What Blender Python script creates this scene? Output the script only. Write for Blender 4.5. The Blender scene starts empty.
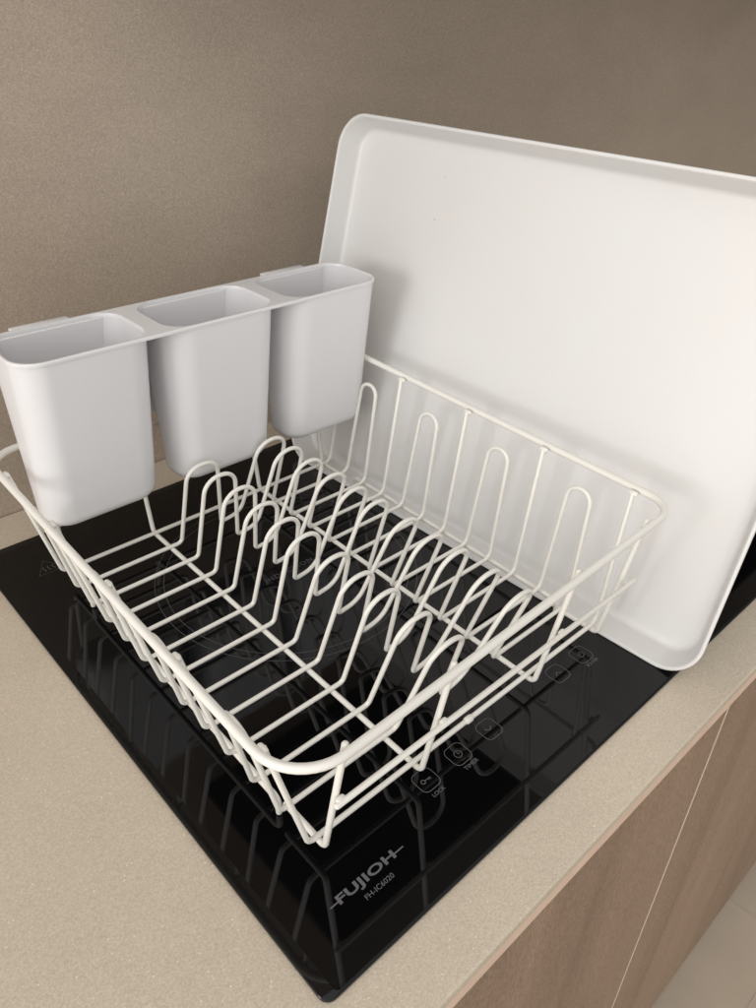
import bpy, bmesh, math, random
from mathutils import Vector, Matrix
random.seed(7)
S = bpy.context.scene
COL = S.collection
T = 0.008                      # top of the glass hob above the worktop

# ------------------------------------------------------------------ helpers
def link(o):
    COL.objects.link(o); return o

def empty(name, loc, label, cat, group=None):
    o = link(bpy.data.objects.new(name, None))
    o.location = loc; o.empty_display_size = .02
    o["label"] = label; o["category"] = cat
    if group: o["group"] = group
    return o

def tag(o, label=None, cat=None, group=None, kind=None):
    for k, v in (("label", label), ("category", cat), ("group", group), ("kind", kind)):
        if v: o[k] = v
    return o

def obj(name, bm, mat, parent=None, smooth=True, angle=35):
    me = bpy.data.meshes.new(name)
    bmesh.ops.recalc_face_normals(bm, faces=bm.faces[:])
    bm.to_mesh(me); bm.free()
    if smooth:
        me.shade_smooth(); me.set_sharp_from_angle(angle=math.radians(angle))
    me.materials.append(mat)
    o = link(bpy.data.objects.new(name, me))
    if parent:
        o.parent = parent
        o.matrix_parent_inverse = Matrix.Translation(parent.location).inverted()
    return o

def box_bm(x0, x1, y0, y1, z0, z1, bev=0, seg=3):
    bm = bmesh.new()
    bmesh.ops.create_cube(bm, size=1)
    for v in bm.verts:
        v.co = Vector(((x0+x1)/2+v.co.x*(x1-x0), (y0+y1)/2+v.co.y*(y1-y0), (z0+z1)/2+v.co.z*(z1-z0)))
    if bev:
        bmesh.ops.bevel(bm, geom=bm.edges[:], offset=bev, segments=seg, profile=.5, affect='EDGES', clamp_overlap=True)
    return bm

def fillet(pts, rads, closed=False, n=7):
    pts = [Vector(p) for p in pts]
    out = []; N = len(pts)
    for i, p in enumerate(pts):
        if not closed and i in (0, N-1):
            out.append(p); continue
        a = pts[i-1]; b = pts[(i+1) % N]
        da = a-p; db = b-p
        la, lb = da.length, db.length
        da.normalize(); db.normalize()
        ang = da.angle(db)
        r = rads[i] if isinstance(rads, (list, tuple)) else rads
        if r <= 0 or ang > math.pi-.03:
            out.append(p); continue
        t = min(r/math.tan(ang/2), la*.49, lb*.49)
        r = t*math.tan(ang/2)
        c = p+(da+db).normalized()*(r/math.sin(ang/2))
        s = (p+da*t)-c; e = (p+db*t)-c
        tot = s.angle(e); ax = s.cross(e).normalized()
        for k in range(n+1):
            out.append(c+Matrix.Rotation(tot*k/n, 3, ax) @ s)
    return out

def tube(bm, pts, r, closed=False, sides=12, cap=True):
    """sweep a round section along a path, domed ends"""
    P = [pts[0]]
    for q in pts[1:]:
        if (q-P[-1]).length > 1e-5: P.append(q)
    if closed and (P[0]-P[-1]).length < 1e-5: P.pop()
    N = len(P)
    tang = []
    for i in range(N):
        if closed: t = P[(i+1) % N]-P[i-1]
        else: t = P[min(i+1, N-1)]-P[max(i-1, 0)]
        tang.append(t.normalized())
    ref = Vector((0, 0, 1))
    if abs(tang[0].dot(ref)) > .9: ref = Vector((1, 0, 0))
    u = tang[0].cross(ref).normalized()
    frames = []
    for i in range(N):
        u = (u-tang[i]*u.dot(tang[i])).normalized()
        frames.append((u.copy(), tang[i].cross(u).normalized()))
    secs = [(P[i], frames[i], r) for i in range(N)]
    if not closed and cap:
        pre = []; post = []
        for k in (3, 2, 1):
            a = math.pi/2*k/3.2
            pre.append((P[0]-tang[0]*r*math.sin(a)*.8, frames[0], r*math.cos(a)))
            post.insert(0, (P[-1]+tang[-1]*r*math.sin(a)*.8, frames[-1], r*math.cos(a)))
        secs = pre+secs+post
    rings = []
    for c, (a, b), rr in secs:
        rings.append([bm.verts.new(c+a*rr*math.cos(2*math.pi*k/sides)+b*rr*math.sin(2*math.pi*k/sides)) for k in range(sides)])
    M = len(rings); off = 0
    if closed:   # best rotational match at the seam
        best = min(range(sides), key=lambda s: (rings[-1][0].co-rings[0][s].co).length)
        off = best
    for i in range(M if closed else M-1):
        A = rings[i]; B = rings[(i+1) % M]
        o = off if (closed and i == M-1) else 0
        for k in range(sides):
            bm.faces.new((A[k], A[(k+1) % sides], B[(k+1+o) % sides], B[(k+o) % sides]))
    if not closed:
        bm.faces.new(rings[0][::-1]); bm.faces.new(rings[-1])
    return bm

def rrect(x0, x1, y0, y1, r, n=8):
    out = []
    for cx, cy, a0 in ((x1-r, y1-r, 0), (x0+r, y1-r, 90), (x0+r, y0+r, 180), (x1-r, y0+r, 270)):
        for k in range(n+1):
            a = math.radians(a0+90*k/n)
            out.append((cx+r*math.cos(a), cy+r*math.sin(a)))
    return out

def loft(bm, loops, cap0=False, cap1=False):
    R = [[bm.verts.new(p) for p in L] for L in loops]
    n = len(R[0])
    for A, B in zip(R[:-1], R[1:]):
        for k in range(n):
            bm.faces.new((A[k], A[(k+1) % n], B[(k+1) % n], B[k]))
    if cap0: bm.faces.new(R[0][::-1])
    if cap1: bm.faces.new(R[-1])
    return R

# ------------------------------------------------------------------ materials
def new_mat(name):
    m = bpy.data.materials.new(name); m.use_nodes = True
    nt = m.node_tree
    return m, nt, nt.nodes["Principled BSDF"]

def N(nt, t, **kw):
    n = nt.nodes.new(t)
    for k, v in kw.items():
        if k.startswith("i_"): n.inputs[k[2:].replace("_", " ")].default_value = v
        else: setattr(n, k, v)
    return n

def ramp(nt, src, stops):
    r = nt.nodes.new("ShaderNodeValToRGB")
    e = r.color_ramp.elements
    while len(e) < len(stops): e.new(.5)
    for q, (p, c) in zip(e, stops):
        q.position = p; q.color = (*c, 1)
    nt.links.new(src, r.inputs[0])
    return r

def bump(nt, bs, height, strength, dist):
    b = N(nt, "ShaderNodeBump"); b.inputs["Strength"].default_value = strength; b.inputs["Distance"].default_value = dist
    nt.links.new(height, b.inputs["Height"]); nt.links.new(b.outputs[0], bs.inputs["Normal"])

def stone(name, lo, mid, hi, rough=.55, blotch=.10, streak=(1, 1, 1)):
    m, nt, bs = new_mat(name)
    tc = N(nt, "ShaderNodeTexCoord")
    mp = N(nt, "ShaderNodeMapping"); mp.inputs["Scale"].default_value = streak
    nt.links.new(tc.outputs["Object"], mp.inputs[0])
    n1 = N(nt, "ShaderNodeTexNoise", i_Scale=800.0, i_Detail=4.0, i_Roughness=.85)
    n2 = N(nt, "ShaderNodeTexNoise", i_Scale=6.0, i_Detail=5.0, i_Roughness=.6)
    n3 = N(nt, "ShaderNodeTexVoronoi", i_Scale=260.0)
    nt.links.new(tc.outputs["Object"], n1.inputs[0]); nt.links.new(mp.outputs[0], n2.inputs[0]); nt.links.new(tc.outputs["Object"], n3.inputs[0])
    r = ramp(nt, n1.outputs[0], [(.30, lo), (.5, mid), (.72, hi)])
    # occasional pale grains
    g = ramp(nt, n3.outputs["Distance"], [(.06, (1, 1, 1)), (.16, (0, 0, 0))])
    n4 = N(nt, "ShaderNodeTexNoise", i_Scale=90.0, i_Detail=1.0)
    nt.links.new(tc.outputs["Object"], n4.inputs[0])
    g2 = ramp(nt, n4.outputs[0], [(.50, (0, 0, 0)), (.60, (1, 1, 1))])
    mul = N(nt, "ShaderNodeMath", operation='MULTIPLY')
    nt.links.new(g.outputs[0], mul.inputs[0]); nt.links.new(g2.outputs[0], mul.inputs[1])
    mx = N(nt, "ShaderNodeMix", data_type='RGBA')
    nt.links.new(mul.outputs[0], mx.inputs[0]); nt.links.new(r.outputs[0], mx.inputs[6])
    mx.inputs[7].default_value = (*[min(1, c*1.22) for c in hi], 1)
    # broad blotches
    b = ramp(nt, n2.outputs[0], [(.3, (1-blotch,)*3), (.7, (1+0*blotch,)*3)])
    m2 = N(nt, "ShaderNodeMix", data_type='RGBA', blend_type='MULTIPLY'); m2.inputs[0].default_value = 1
    nt.links.new(mx.outputs[2], m2.inputs[6]); nt.links.new(b.outputs[0], m2.inputs[7])
    nt.links.new(m2.outputs[2], bs.inputs["Base Color"])
    bs.inputs["Roughness"].default_value = rough
    bump(nt, bs, n1.outputs[0], .25, .0004)
    return m

def plastic(name, col, rough, stain=0, bscale=900, bstr=.05, sub=.0, dirt=(.72, .66, .56)):
    m, nt, bs = new_mat(name)
    tc = N(nt, "ShaderNodeTexCoord")
    n1 = N(nt, "ShaderNodeTexNoise", i_Scale=float(bscale), i_Detail=2.0)
    nt.links.new(tc.outputs["Object"], n1.inputs[0])
    n2 = N(nt, "ShaderNodeTexNoise", i_Scale=9.0, i_Detail=4.0, i_Roughness=.6)
    nt.links.new(tc.outputs["Object"], n2.inputs[0])
    r = ramp(nt, n2.outputs[0], [(.35, col), (.75, tuple(c*(1-stain)+d*stain for c, d in zip(col, dirt)))])
    nt.links.new(r.outputs[0], bs.inputs["Base Color"])
    rr = N(nt, "ShaderNodeMapRange"); rr.inputs[3].default_value = rough*.95; rr.inputs[4].default_value = rough*1.06
    nt.links.new(n2.outputs[0], rr.inputs[0]); nt.links.new(rr.outputs[0], bs.inputs["Roughness"])
    if sub:
        bs.inputs["Subsurface Weight"].default_value = sub
        bs.inputs["Subsurface Radius"].default_value = (.004, .004, .004)
        bs.inputs["Subsurface Scale"].default_value = 1
    bump(nt, bs, n1.outputs[0], bstr, .0003)
    return m

M_counter = stone("beige_speckled_stone", (.48, .405, .31), (.63, .545, .43), (.80, .70, .57), .44, .10)
M_wall = stone("beige_stone_wall", (.345, .275, .212), (.475, .388, .305), (.66, .555, .455), .40, .12, (1, 1, 2))
M_tile = stone("floor_stone", (.40, .325, .245), (.50, .41, .315), (.60, .50, .39), .55, .12)
M_tray = plastic("tray_plastic", (.70, .695, .685), .36, .26, 900, .22, 0, (.70, .645, .585))
nt = M_tray.node_tree; bs = nt.nodes["Principled BSDF"]
src = bs.inputs["Base Color"].links[0].from_socket
tc = N(nt, "ShaderNodeTexCoord")
vo = N(nt, "ShaderNodeTexVoronoi", i_Scale=34.0); nt.links.new(tc.outputs["Object"], vo.inputs[0])
sp1 = ramp(nt, vo.outputs["Distance"], [(.022, (1, 1, 1)), (.045, (0, 0, 0))])
no = N(nt, "ShaderNodeTexNoise", i_Scale=14.0, i_Detail=1.0); nt.links.new(tc.outputs["Object"], no.inputs[0])
sp2 = ramp(nt, no.outputs[0], [(.56, (0, 0, 0)), (.62, (1, 1, 1))])
mu = N(nt, "ShaderNodeMath", operation='MULTIPLY'); nt.links.new(sp1.outputs[0], mu.inputs[0]); nt.links.new(sp2.outputs[0], mu.inputs[1])
mx = N(nt, "ShaderNodeMix", data_type='RGBA'); nt.links.new(mu.outputs[0], mx.inputs[0]); nt.links.new(src, mx.inputs[6]); mx.inputs[7].default_value = (.42, .38, .33, 1)
nt.links.new(mx.outputs[2], bs.inputs["Base Color"])
M_cup = plastic("caddy_plastic", (.79, .785, .80), .24, .04, 1500, .02, .30)
M_wire = plastic("coated_wire", (.82, .80, .745), .30, .18, 300, .06, 0, (.70, .64, .54))

M_glass, nt, bs = new_mat("black_glass")
tc = N(nt, "ShaderNodeTexCoord")
n = N(nt, "ShaderNodeTexNoise", i_Scale=14.0, i_Detail=6.0, i_Roughness=.65)
nt.links.new(tc.outputs["Object"], n.inputs[0])
mr = N(nt, "ShaderNodeMapRange"); mr.inputs[1].default_value = .35; mr.inputs[2].default_value = .75
mr.inputs[3].default_value = .015; mr.inputs[4].default_value = .07
nt.links.new(n.outputs[0], mr.inputs[0]); nt.links.new(mr.outputs[0], bs.inputs["Roughness"])
bs.inputs["Base Color"].default_value = (.0025, .0025, .003, 1)
vo = N(nt, "ShaderNodeTexVoronoi", i_Scale=150.0); nt.links.new(tc.outputs["Object"], vo.inputs[0])
d1 = ramp(nt, vo.outputs["Distance"], [(.03, (1, 1, 1)), (.07, (0, 0, 0))])
n2 = N(nt, "ShaderNodeTexNoise", i_Scale=40.0, i_Detail=1.0); nt.links.new(tc.outputs["Object"], n2.inputs[0])
d2 = ramp(nt, n2.outputs[0], [(.56, (0, 0, 0)), (.66, (1, 1, 1))])
mu = N(nt, "ShaderNodeMath", operation='MULTIPLY'); nt.links.new(d1.outputs[0], mu.inputs[0]); nt.links.new(d2.outputs[0], mu.inputs[1])
mx = N(nt, "ShaderNodeMix", data_type='RGBA'); nt.links.new(mu.outputs[0], mx.inputs[0])
mx.inputs[6].default_value = (.0025, .0025, .0030, 1); mx.inputs[7].default_value = (.05, .05, .048, 1)
nt.links.new(mx.outputs[2], bs.inputs["Base Color"])
bs.inputs["IOR"].default_value = 1.39

def flat(name, col, rough=.5, metal=0):
    m, nt, bs = new_mat(name)
    tc = N(nt, "ShaderNodeTexCoord")
    n = N(nt, "ShaderNodeTexNoise", i_Scale=60.0, i_Detail=3.0)
    nt.links.new(tc.outputs["Object"], n.inputs[0])
    r = ramp(nt, n.outputs[0], [(.3, tuple(c*.92 for c in col)), (.7, col)])
    nt.links.new(r.outputs[0], bs.inputs["Base Color"])
    bs.inputs["Roughness"].default_value = rough; bs.inputs["Metallic"].default_value = metal
    return m
M_print = flat("printed_grey", (.13, .13, .135), .5)
M_line = flat("printed_thin_grey", (.075, .08, .085), .5)
M_strip = flat("pale_edge_strip", (.75, .62, .48), .4)
M_hood = flat("dark_hood_base", (.006, .006, .007), .6)
M_grout = flat("pale_grout", (.50, .45, .38), .8)
M_dark = flat("dark_recess", (.03, .025, .02), .8)
M_edge = flat("laminate_edge", (.80, .60, .47), .5)

def wood(name, a, b, c, vertical=True):
    m, nt, bs = new_mat(name)
    tc = N(nt, "ShaderNodeTexCoord")
    mp = N(nt, "ShaderNodeMapping"); mp.inputs["Scale"].default_value = (9, 9, .8)
    nt.links.new(tc.outputs["Object"], mp.inputs[0])
    n1 = N(nt, "ShaderNodeTexNoise", i_Scale=1.0, i_Detail=6.0, i_Roughness=.62, i_Distortion=.6)
    nt.links.new(mp.outputs[0], n1.inputs[0])
    mp2 = N(nt, "ShaderNodeMapping"); mp2.inputs["Scale"].default_value = (1300, 1300, 190)
    nt.links.new(tc.outputs["Object"], mp2.inputs[0])
    n2 = N(nt, "ShaderNodeTexNoise", i_Scale=1.0, i_Detail=3.0, i_Roughness=.7)
    nt.links.new(mp2.outputs[0], n2.inputs[0])
    r = ramp(nt, n1.outputs[0], [(.3, a), (.52, b), (.75, c)])
    f = ramp(nt, n2.outputs[0], [(.36, (.42, .40, .38)), (.55, (1.0, 1.0, 1.0)), (.72, (1.3, 1.25, 1.2))])
    mx = N(nt, "ShaderNodeMix", data_type='RGBA', blend_type='MULTIPLY'); mx.inputs[0].default_value = .8
    nt.links.new(r.outputs[0], mx.inputs[6]); nt.links.new(f.outputs[0], mx.inputs[7])
    nt.links.new(mx.outputs[2], bs.inputs["Base Color"])
    bs.inputs["Roughness"].default_value = .42
    bump(nt, bs, n2.outputs[0], .25, .0004)
    return m
M_wood = wood("walnut_laminate", (.23, .15, .10), (.315, .21, .143), (.395, .272, .19))
M_wood_hood = wood("dark_brown_laminate", (.17, .13, .095), (.21, .165, .12), (.25, .195, .15))

# ------------------------------------------------------------------ setting
CFY = -.0417
WALLY = .572
CZ = .0045                    # worktop surface
floor_z = -.98
o = obj("floor", box_bm(-2.6, 3.2, -2.6, .9, floor_z-.05, floor_z, 0), M_tile, None, False); tag(o, kind="structure")
gl = bmesh.new()
def quad(bm, x0, x1, y0, y1, z):
    bm.faces.new([bm.verts.new(v) for v in ((x0, y0, z), (x1, y0, z), (x1, y1, z), (x0, y1, z))])
xs = [.971+k*.6 for k in (-5, -4, -3, -2, -1, 0, 1, 2, 3)]
ys = [-.144-.6*k for k in range(0, 4)]
for x in xs: quad(gl, x-.0012, x+.0012, -2.6, .02, floor_z+.001)
for y in ys: quad(gl, -2.6, 3.2, y-.0012, y+.0012, floor_z+.0013)
o = obj("floor_joints", gl, M_grout, None, False); tag(o, kind="structure")

wall = obj("wall", box_bm(-1.5, 2.6, WALLY, WALLY+.1, -.98, 2.0, 0), M_wall, None, False)
tag(wall, "matt beige brown stone back wall behind the worktop", "wall")

# worktop and its cabinet
counter = empty("kitchen_counter", (.4, .2, -.98), "speckled beige stone worktop over walnut cabinet doors beside the black hob", "counter")
obj("worktop", box_bm(-1.5, 2.3, CFY, WALLY-.001, -.0050, CZ, .0016, 3), M_counter, counter, False)
DY = CFY+.006
GX = .414
obj("cabinet_body", box_bm(-1.48, 2.28, DY+.022, WALLY-.003, -.93, -.0215), M_dark, counter, False)
obj("edge_trim", box_bm(-1.5, 2.3, CFY+.0006, CFY+.02, -.0185, -.0052, .0008, 2), M_edge, counter, False)
for k, (a, b) in enumerate(((-1.40, -.80), (-.798, -.192), (-.19, GX-.0012), (GX+.0012, 1.02), (1.022, 1.63), (1.632, 2.24))):
    obj("cabinet_door", box_bm(a, b, DY, DY+.019, -.925, -.029, .0008, 2), M_wood, counter, False)
obj("edge_strip", box_bm(GX-.0011, GX+.0011, DY-.0004, DY+.018, -.925, -.030), M_strip, counter, False)
obj("toe_kick", box_bm(-1.45, 2.25, DY+.05, DY+.07, -.979, -.926), M_dark, counter, False)

# range hood over the back of the hob (mirrored in the glass)
hood = empty("range_hood", (.6, .41, .60), "dark brown boxy hood mirrored in the black hob glass below the wall", "range hood")
obj("hood_casing", box_bm(.2165, 2.25, .2472, WALLY-.001, .602, 1.35, .001, 2), M_wood_hood, hood, False)
obj("hood_underside", box_bm(.2185, 2.248, .2492, WALLY-.003, .597, .6018), M_hood, hood, False)

# ------------------------------------------------------------------ hob
HX, HD = .70, .52
hob = empty("induction_hob", (HX/2, HD/2, 0), "black glass induction hob with thin grey printing set on the beige worktop", "hob")
bm = bmesh.new()
def hl(i, z, r=.007, front=None):
    return [Vector((x, y, z)) for x, y in rrect(-.0012+i, HX-i, -.0016+(i if front is None else front), .5134-i, r, 6)]
loft(bm, [hl(.0006, .0047), hl(0, .0052), hl(0, .0068), hl(.0004, .0073), hl(.0082, T, .003, .0014), hl(.0090, T, .003, .0018)], True, True)
obj("glass_plate", bm, M_glass, hob, True, 3)

def ring_bm(cx, cy, r, w, z, n=160):
    bm = bmesh.new(); A = []; B = []
    for k in range(n):
        a = 2*math.pi*k/n; c, s = math.cos(a), math.sin(a)
        A.append(bm.verts.new((cx+(r-w/2)*c, cy+(r-w/2)*s, z))); B.append(bm.verts.new((cx+(r+w/2)*c, cy+(r+w/2)*s, z)))
    for k in range(n):
        bm.faces.new((A[k], A[(k+1) % n], B[(k+1) % n], B[k]))
    return bm

def strip(bm, pts, w, z, closed=False):
    P = [Vector((x, y, 0)) for x, y in pts]; n = len(P); L = []; R = []
    for i in range(n):
        a = P[i-1] if (closed or i > 0) else P[i]; b = P[(i+1) % n] if (closed or i < n-1) else P[i]
        t = (b-a).normalized(); nn = Vector((-t.y, t.x, 0))*w/2
        L.append(bm.verts.new((P[i]+nn)+Vector((0, 0, z)))); R.append(bm.verts.new((P[i]-nn)+Vector((0, 0, z))))
    for i in range(n if closed else n-1):
        j = (i+1) % n
        bm.faces.new((R[i], R[j], L[j], L[i]))
ZP = T+.00015
for cx, cy in ((.2105, .312), (.515, .300)):
    obj("cooking_zone_ring", ring_bm(cx, cy, .121, .0006, ZP), M_line, hob, False)
    obj("cooking_zone_ring", ring_bm(cx, cy, .113, .0006, ZP), M_line, hob, False)

def text(body, cx, cy, width, height, mat, name="lettering", bold=0, space=1.0):
    cu = bpy.data.curves.new(name, 'FONT'); cu.body = body; cu.size = 1; cu.offset = bold; cu.space_character = space
    cu.resolution_u = 4
    tmp = link(bpy.data.objects.new(name, cu))
    dg = bpy.context.evaluated_depsgraph_get()
    me = bpy.data.meshes.new_from_object(tmp.evaluated_get(dg))
    bpy.data.objects.remove(tmp)
    xs = [v.co.x for v in me.vertices]; ys = [v.co.y for v in me.vertices]
    sx = width/(max(xs)-min(xs)); sy = height/(max(ys)-min(ys))
    for v in me.vertices:
        v.co = Vector(((v.co.x-(max(xs)+min(xs))/2)*sx+cx, (v.co.y-(max(ys)+min(ys))/2)*sy+cy, ZP))
    me.materials.clear(); me.materials.append(mat)
    o = link(bpy.data.objects.new(name, me)); o.parent = hob
    o.matrix_parent_inverse = Matrix.Translation(hob.location).inverted()
    return o
text("FUJIOH", .0628, .0370, .0462, .0080, M_print, "logo_lettering", .028, 1.04)
for a, b in ((.0335, .0402), (.0850, .0935)):
    bm = bmesh.new(); strip(bm, [(a, .0372), (b, .0372)], .0009, ZP+.0001); obj("logo_dash", bm, M_print, hob, False)
text("FH-IC6020", .0648, .0280, .0225, .0034, M_print, "model_number")
text("INDUCTION", .2095, .3090, .0530, .0056, M_line, "zone_lettering", -.004, 1.15)
IY = .0622
for x in (.140, .1727, .2068, .2917, .324):
    bm = bmesh.new(); strip(bm, [(x+a, IY+b) for a, b in rrect(-.0083, .0083, -.0083, .0083, .0045, 5)], .00045, ZP, True)
    obj("touch_key", bm, M_print, hob, False)
bm = bmesh.new()
strip(bm, [(.1372+.0016*math.cos(a/16*6.2832), IY+.0016*math.sin(a/16*6.2832)) for a in range(16)], .0006, ZP, True)
strip(bm, [(.1390, IY), (.1440, IY)], .0006, ZP); strip(bm, [(.1420, IY), (.1420, IY-.0016)], .0006, ZP); strip(bm, [(.1436, IY), (.1436, IY-.0016)], .0006, ZP)
obj("key_symbol", bm, M_print, hob, False)
bm = bmesh.new()
strip(bm, [(.1727+.0030*math.cos(a/20*6.2832), IY+.0030*math.sin(a/20*6.2832)) for a in range(20)], .00045, ZP, True)
strip(bm, [(.1727, IY+.0018), (.1727, IY), (.1741, IY)], .00045, ZP)
obj("clock_symbol", bm, M_print, hob, False)
bm = bmesh.new(); strip(bm, [(.2038, IY+.0014), (.2068, IY-.0014), (.2098, IY+.0014)], .0006, ZP)
obj("down_arrow_symbol", bm, M_print, hob, False)
bm = bmesh.new(); strip(bm, [(.2887, IY-.0014), (.2917, IY+.0014), (.2947, IY-.0014)], .0006, ZP)
obj("up_arrow_symbol", bm, M_print, hob, False)
bm = bmesh.new()
strip(bm, [(.324+.0026*math.sin(a), IY+.0026*math.cos(a)) for a in [math.radians(30+k*15) for k in range(21)]], .0005, ZP)
strip(bm, [(.324, IY), (.324, IY+.0032)], .0005, ZP)
obj("power_symbol", bm, M_print, hob, False)
text("LOCK", .1400, .0500, .0110, .0030, M_print, "key_lettering")
text("TIMER", .1735, .0502, .0135, .0030, M_print, "key_lettering")
text("POWER", .3240, .0508, .0140, .0030, M_print, "key_lettering")
bm = bmesh.new()
strip(bm, [(.032, .4485), (.056, .4485), (.044, .4690)], .0005, ZP, True)
for k in range(3):
    strip(bm, [(.0395+.0042*k+.0008*math.sin(j*1.1), .4515+.0011*j) for j in range(8)], .0005, ZP)
obj("hot_surface_mark", bm, M_print, hob, False)

# ------------------------------------------------------------------ dish rack
rack = empty("dish_rack", (.191, .244, T), "cream coated wire dish rack with two rows of plate loops standing on the black hob", "dish rack")
X0, X1, Y0, Y1 = .0133, .3712, .0386, .4490
RZ = .1425
BZ = .0275
SX = .029; YT = .4161
RA = -.0041
def rz(x, y): return RZ+.0424*(x-.19)+.016*(y-.24)
def R(p):
    x, y, z = p; c, s = math.cos(RA), math.sin(RA)
    return Vector((.2+c*(x-.2)-s*(y-.2), .2+s*(x-.2)+c*(y-.2), z))
def yi(i): return YT-i*SX
def yr(i): return .4135-i*.0286
def jig(a): return random.uniform(-a, a)

# rim
bm = bmesh.new()
corn = [(X0, Y0), (X1, Y0), (X1, Y1), (X0, Y1)]
tube(bm, fillet([R((x, y, rz(x, y))) for x, y in corn], [.034, .021, .028, .026], True, 12), .0029, True, 16)
obj("rim", bm, M_wire, rack, True, 80)
LEAN = [0, -.013, -.006, -.004, -.008, -.009, -.007, -.014, -.014, -.012, -.016, -.018, 0]
WR = .0019
BX0, BX1 = .0432, .3465
def humps(i):
    """points of one plate-loop run, from the left floor to the right floor"""
    L = LEAN[i]; y = yi(i); j = jig(.0008)
    h = {1: .0042, 2: .0015}.get(i, 0)          # the loops next to the caddy stand a little taller
    q = {1: -.0065, 2: -.0030}.get(i, 0)
    return [((.1440, y, BZ), .005), ((.1585+j+q, y+L, .1058+h), .0185), ((.1885+j+q, y+L, .1045+h), .0135), ((.1862, y+.15*L, .0330), .0035),
            ((.2085, y+.15*L, .0355), .018), ((.2350+j+q, y+L, .1050+h), .0185), ((.2655+j+q, y+L, .1036+h), .0125), ((.2475, y, BZ), .0045)]
def leg_top(i, side, inset=.0046, dz=-.0002):
    x = X0+inset if side < 0 else X1-.0026-inset
    return (x, yr(i), rz(x, yr(i))+dz)
# plain end runs and the single runs that reach the rim
for i in (0, 3, 6, 9, 12):
    pts = [(leg_top(i, -1), 0), ((BX0, yi(i), BZ), .006)]
    if i not in (0, 12): pts += humps(i)
    pts += [((BX1, yi(i), BZ), .009), (leg_top(i, 1), 0)]
    bm = bmesh.new()
    tube(bm, fillet([R(p) for p, _ in pts], [r for _, r in pts]), WR)
    # weld bead under the rim
    for s in (-1, 1):
        a = Vector(leg_top(i, s, .0040, -.0005))
        tube(bm, [R(a+Vector((0, -.0022, 0))), R(a+Vector((0, .0022, 0)))], .0022)
    obj("plate_loop_wire" if i not in (0, 12) else "cross_wire", bm, M_wire, rack, True, 80)
# paired runs closed by a rounded arch on each side
for i in (1, 4, 7, 10):
    k = i+1
    def at(x, y, z): return (x, y, z)
    # height fraction on each sloping side
    za, zb = .1125, .1310
    fa = (za-BZ)/(RZ-BZ); xa = BX0+(X0+.0052-BX0)*fa
    fb = (zb-BZ)/(RZ-BZ); xb = BX1+(X1-.0078-BX1)*fb
    ya, yb = yr(i)-.0035, yr(k)+.0035
    pts = [((BX0, yi(i), BZ), .006)]+humps(i)+[((BX1, yi(i), BZ), .009), ((xb, ya, zb), .0112), ((xb, yb, zb), .0112), ((BX1, yi(k), BZ), .009)]
    pts += humps(k)[::-1]+[((BX0, yi(k), BZ), .006), ((xa, yb, za), .0112), ((xa, ya, za), .0112)]
    bm = bmesh.new()
    tube(bm, fillet([R(p) for p, _ in pts], [r for _, r in pts], True), WR, True)
    obj("plate_loop_wire", bm, M_wire, rack, True, 80)
# lengthways wires: over the near side, along the floor, up the far side
LZ = BZ-.0046
for x, part in ((.134, None), (.2565, None), (.0508, 'c'), (.3405, 'c')):
    zt = -.0002
    near_top = (x, Y0+.0050, rz(x, Y0)+zt); far_top = (x, Y1-.0050, rz(x, Y1)+zt)
    nb = (x, .0615, LZ+.0012); fb = (x, .4225, LZ+.0012)
    if part is None:
        bm = bmesh.new(); tube(bm, fillet([R(p) for p in (near_top, nb, fb, far_top)], .006), .0021)
        obj("length_wire", bm, M_wire, rack, True, 80)
    else:
        bm = bmesh.new(); tube(bm, fillet([R(p) for p in (near_top, nb, (x, .101, LZ+.001))], .005), .0022)
        obj("corner_wire", bm, M_wire, rack, True, 80)
        bm = bmesh.new(); tube(bm, fillet([R(p) for p in (far_top, fb, (x, .383, LZ+.001))], .005), .0022)
        obj("corner_wire", bm, M_wire, rack, True, 80)
# foot rails under the floor wires
for x in (.0495, .3490):
    bm = bmesh.new()
    tube(bm, fillet([R(p) for p in ((x, .1075, T+.0023), (x, .1075, LZ), (x, .377, LZ), (x, .377, T+.0023))], .006), .0023)
    obj("foot_rail", bm, M_wire, rack, True, 80)
# short side rails
bm = bmesh.new(); tube(bm, [R((.0465, .0452, .0840)), R((.3488, .0452, .0855))], .0020)
for x in (.0505, .3400, .134, .2565): tube(bm, [R((x-.0016, .0466, .0845)), R((x+.0016, .0470, .0845))], .0023)
obj("side_rail", bm, M_wire, rack, True, 80)
bm = bmesh.new(); tube(bm, [R((.0445, .4430, .1240)), R((.3488, .4430, .1240))], .0021)
obj("side_rail", bm, M_wire, rack, True, 80)
# drip of coating on the near floor wire
bm = bmesh.new(); tube(bm, [R((.1865, yi(12), BZ)), R((.1905, yi(12), BZ))], .0028)
obj("coating_drip", bm, M_wire, rack, True, 80)

# ------------------------------------------------------------------ cutlery caddy
caddy = empty("cutlery_caddy", (.197, .405, .09), "glossy white caddy of three joined cups hooked over the far end of the wire rack", "caddy")
CT, CB = .2385, .0855
CXR = .3742; CXL = .0290; CYF = .3680; CYB = .4435
PC = .1187; CW = .1070
def RL(pts, z): return [R((x, y, z)) for x, y in pts]
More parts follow.
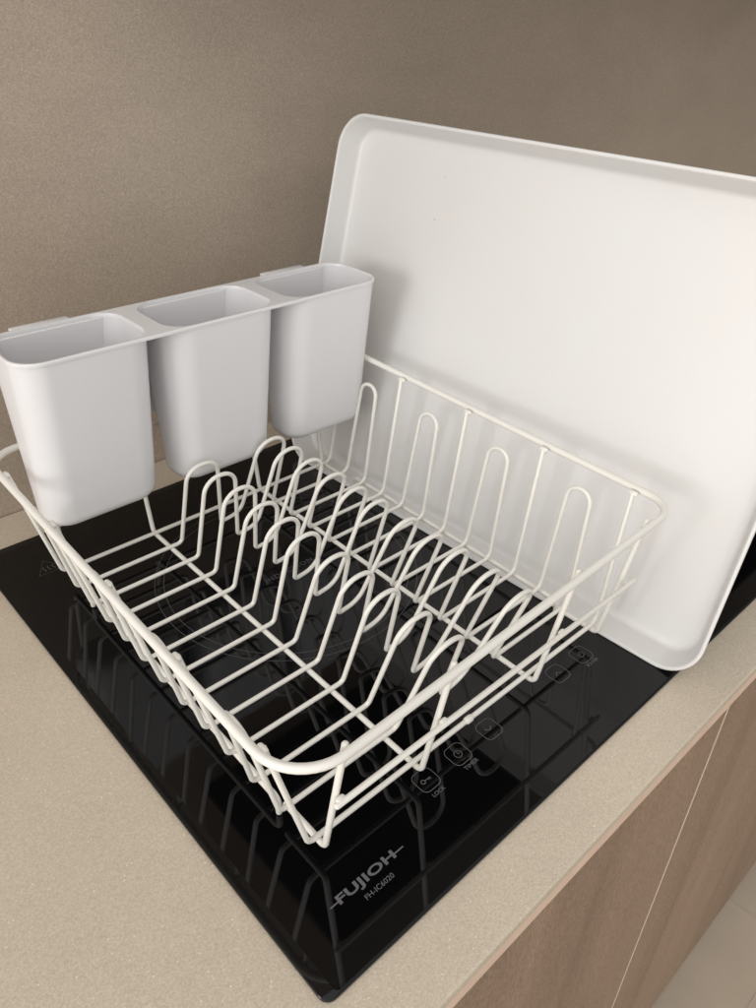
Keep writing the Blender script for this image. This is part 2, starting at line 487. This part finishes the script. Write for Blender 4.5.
# rim plate with three openings
bm = bmesh.new()
def loop_edges(pts):
    vs = [bm.verts.new(p) for p in pts]
    return vs, [bm.edges.new((vs[k], vs[(k+1) % len(vs)])) for k in range(len(vs))]
holes = []
for k in range(3):
    xr = CXR-.0022-k*PC
    holes.append((xr-(CW-.0040), xr, CYF+.0024, CYB-.0028))
for z, ins in ((CT, .0006), (CT-.0026, .0)):
    E = []
    if z == CT:
        o1, e = loop_edges(RL(rrect(CXL+ins, CXR-ins, CYF+ins, CYB-ins, .0215, 10), z)); E += e
        H1 = []
        for h in holes:
            v, e = loop_edges(RL(rrect(h[0]-.0004, h[1]+.0004, h[2]-.0004, h[3]+.0004, .0202, 10), z)); E += e; H1.append(v)
    else:
        o2, e = loop_edges(RL(rrect(CXL, CXR, CYF, CYB, .022, 10), z)); E += e
        H2 = []
        for h in holes:
            v, e = loop_edges(RL(rrect(h[0], h[1], h[2], h[3], .020, 10), z)); E += e; H2.append(v)
    bmesh.ops.triangle_fill(bm, use_beauty=True, use_dissolve=False, edges=E)
om = [bm.verts.new(R((x, y, CT-.0007))) for x, y in rrect(CXL, CXR, CYF, CYB, .022, 10)]
for A, B in ((o1, om), (om, o2)):
    for k in range(len(A)):
        n2_ = (k+1) % len(A); bm.faces.new((A[k], A[n2_], B[n2_], B[k]))
for A, B in zip(H1, H2):
    for k in range(len(A)):
        n2_ = (k+1) % len(A); bm.faces.new((A[k], B[k], B[n2_], A[n2_]))
obj("rim_plate", bm, M_cup, caddy, True, 40)
for k in range(3):
    xr = CXR-.0004-k*PC; xl = xr-(CW-.0008); yf = CYF+.0006; yb = CYB-.0006
    bm = bmesh.new(); Ls = []
    H = CT-.0020-CB
    def dr(z): return .0042*(CT-z)/(CT-CB), .0150*(CT-z)/(CT-CB)
    def ring(z, ins, r):
        dx, dy = dr(z)
        return RL(rrect(xl+dx+ins, xr-dx-ins, yf+dy+ins, yb-dy*.7-ins, r, 10), z)
    for t in (0, .2, .4, .6, .8): Ls.append(ring(CT-.0024-(H-.0125)*t, 0, .0225-.001*t))
    for a in range(0, 91, 15):
        q = math.radians(a); rr = .012
        Ls.append(ring(CB+rr-rr*math.sin(q), rr*(1-math.cos(q)), max(.0215-rr*(1-math.cos(q)), .010)))
    Ls.reverse()
    # inner
    inner = []
    for t in (0, .5, 1): inner.append(ring(CT-.0024-(H-.0150)*t, .0022, .0200-.001*t))
    for a in (30, 60, 90):
        q = math.radians(a); rr = .010
        inner.append(ring(CB+.0024+rr-rr*math.sin(q), .0024+rr*(1-math.cos(q)), .0190-rr*(1-math.cos(q))*.9))
    loft(bm, Ls+inner, True, True)
    obj("cup", bm, M_cup, caddy, True, 60)
# back skirt joining the cups and the hook tabs behind the rack rim
obj("back_skirt", box_bm(CXL+.014, CXR-.018, CYB-.0062, CYB-.0034, .1390, CT-.0027, .0006, 1), M_cup, caddy, False)
for a, b in ((.0560, .1020), (.2920, .3400)):
    bm = box_bm(a, b, CYB-.0002, CYB+.0086, CT-.0028, CT-.0006, .0006, 2)
    b2 = box_bm(a, b, CYB+.0064, CYB+.0087, .128, CT-.0026, .0006, 2)
    me = bpy.data.meshes.new("t"); b2.to_mesh(me); b2.free(); bm.from_mesh(me); bpy.data.meshes.remove(me)
    obj("hook_tab", bm, M_cup, caddy)

# ------------------------------------------------------------------ drip tray leaning behind the rack
A = Vector((.34164, .48767, T+.0004)); U = Vector((.03348, -.99944, 0)).normalized(); V = Vector((.234486, .007855, .972088)).normalized()
NN = U.cross(V).normalized()
if NN.x > 0: NN = -NN
TW, TH = .5043, .3702
tray = empty("drip_tray", A+U*TW/2, "large white plastic drip tray propped up on its long edge beside the wire rack", "tray")
bm = bmesh.new()
def tl(ins, d, r):
    return [A+U*x+V*y-NN*d for x, y in rrect(ins, TW-ins, ins, TH-ins, r, 12)]
loops = [tl(.0210, .0252, .015), tl(.0180, .0252, .018), tl(.0130, .0249, .021), tl(.0108, .0228, .023), tl(.0012, .0028, .0325), tl(.0000, .0016, .0335), tl(.0002, .0005, .0333), tl(.0010, 0, .0325),
         tl(.0024, 0, .0311), tl(.0032, .0005, .0303), tl(.0036, .0016, .030), tl(.0098, .0185, .0238), tl(.0105, .0203, .0231), tl(.0119, .0217, .0217), tl(.0140, .0224, .0196), tl(.0200, .0224, .0155)]
loft(bm, loops, True, True)
obj("tray_body", bm, M_tray, tray, True, 60)

# ------------------------------------------------------------------ light
w = bpy.data.worlds.new("World"); S.world = w; w.use_nodes = True
bg = w.node_tree.nodes["Background"]
nt = w.node_tree
tc = N(nt, "ShaderNodeTexCoord"); sp = N(nt, "ShaderNodeSeparateXYZ")
nt.links.new(tc.outputs["Generated"], sp.inputs[0])
m1 = N(nt, "ShaderNodeMath", operation='MULTIPLY_ADD'); m1.inputs[1].default_value = .44; m1.inputs[2].default_value = .65
nt.links.new(sp.outputs[2], m1.inputs[0])
m2 = N(nt, "ShaderNodeMath", operation='MULTIPLY_ADD'); m2.inputs[1].default_value = -.66
nt.links.new(sp.outputs[0], m2.inputs[0]); nt.links.new(m1.outputs[0], m2.inputs[2])
nt.links.new(m2.outputs[0], bg.inputs[1])
bg.inputs[0].default_value = (1.0, .98, .955, 1)      # light of the room around the counter

def area(name, loc, target, sx, sy, power, col):
    l = bpy.data.lights.new(name, 'AREA'); l.shape = 'RECTANGLE'; l.size = sx; l.size_y = sy; l.energy = power; l.color = col
    o = link(bpy.data.objects.new(name, l)); o.location = loc
    o.rotation_euler = (Vector(target)-Vector(loc)).to_track_quat('-Z', 'Y').to_euler()
    return o
area("window_light", (-3.9, .10, .42), (.3, .25, .12), 1.8, 2.2, 76, (1.0, .99, .985))

# ------------------------------------------------------------------ camera
cam = bpy.data.cameras.new("camera"); co = link(bpy.data.objects.new("camera", cam)); S.camera = co
Rm = Matrix(((0.73071117, 0.34368125, -0.5898681), (-0.6819012, 0.40887235, -0.60649332), (0.03274037, 0.84540322, 0.53312425)))
co.matrix_world = Matrix.Translation((-0.12796458, -0.16004406, 0.46210965)) @ Rm.to_4x4()
cam.sensor_fit = 'VERTICAL'; cam.sensor_height = 36; cam.sensor_width = 27
cam.lens = 775.67/1008*36
cam.shift_x = -5.4062/1008; cam.shift_y = -15.3976/1008
cam.clip_start = .01; cam.clip_end = 50

S.view_settings.view_transform = 'Standard'; S.view_settings.look = 'None'
S.view_settings.exposure = .13; S.view_settings.gamma = 1
S.render.engine = 'CYCLES'
S.cycles.max_bounces = 8
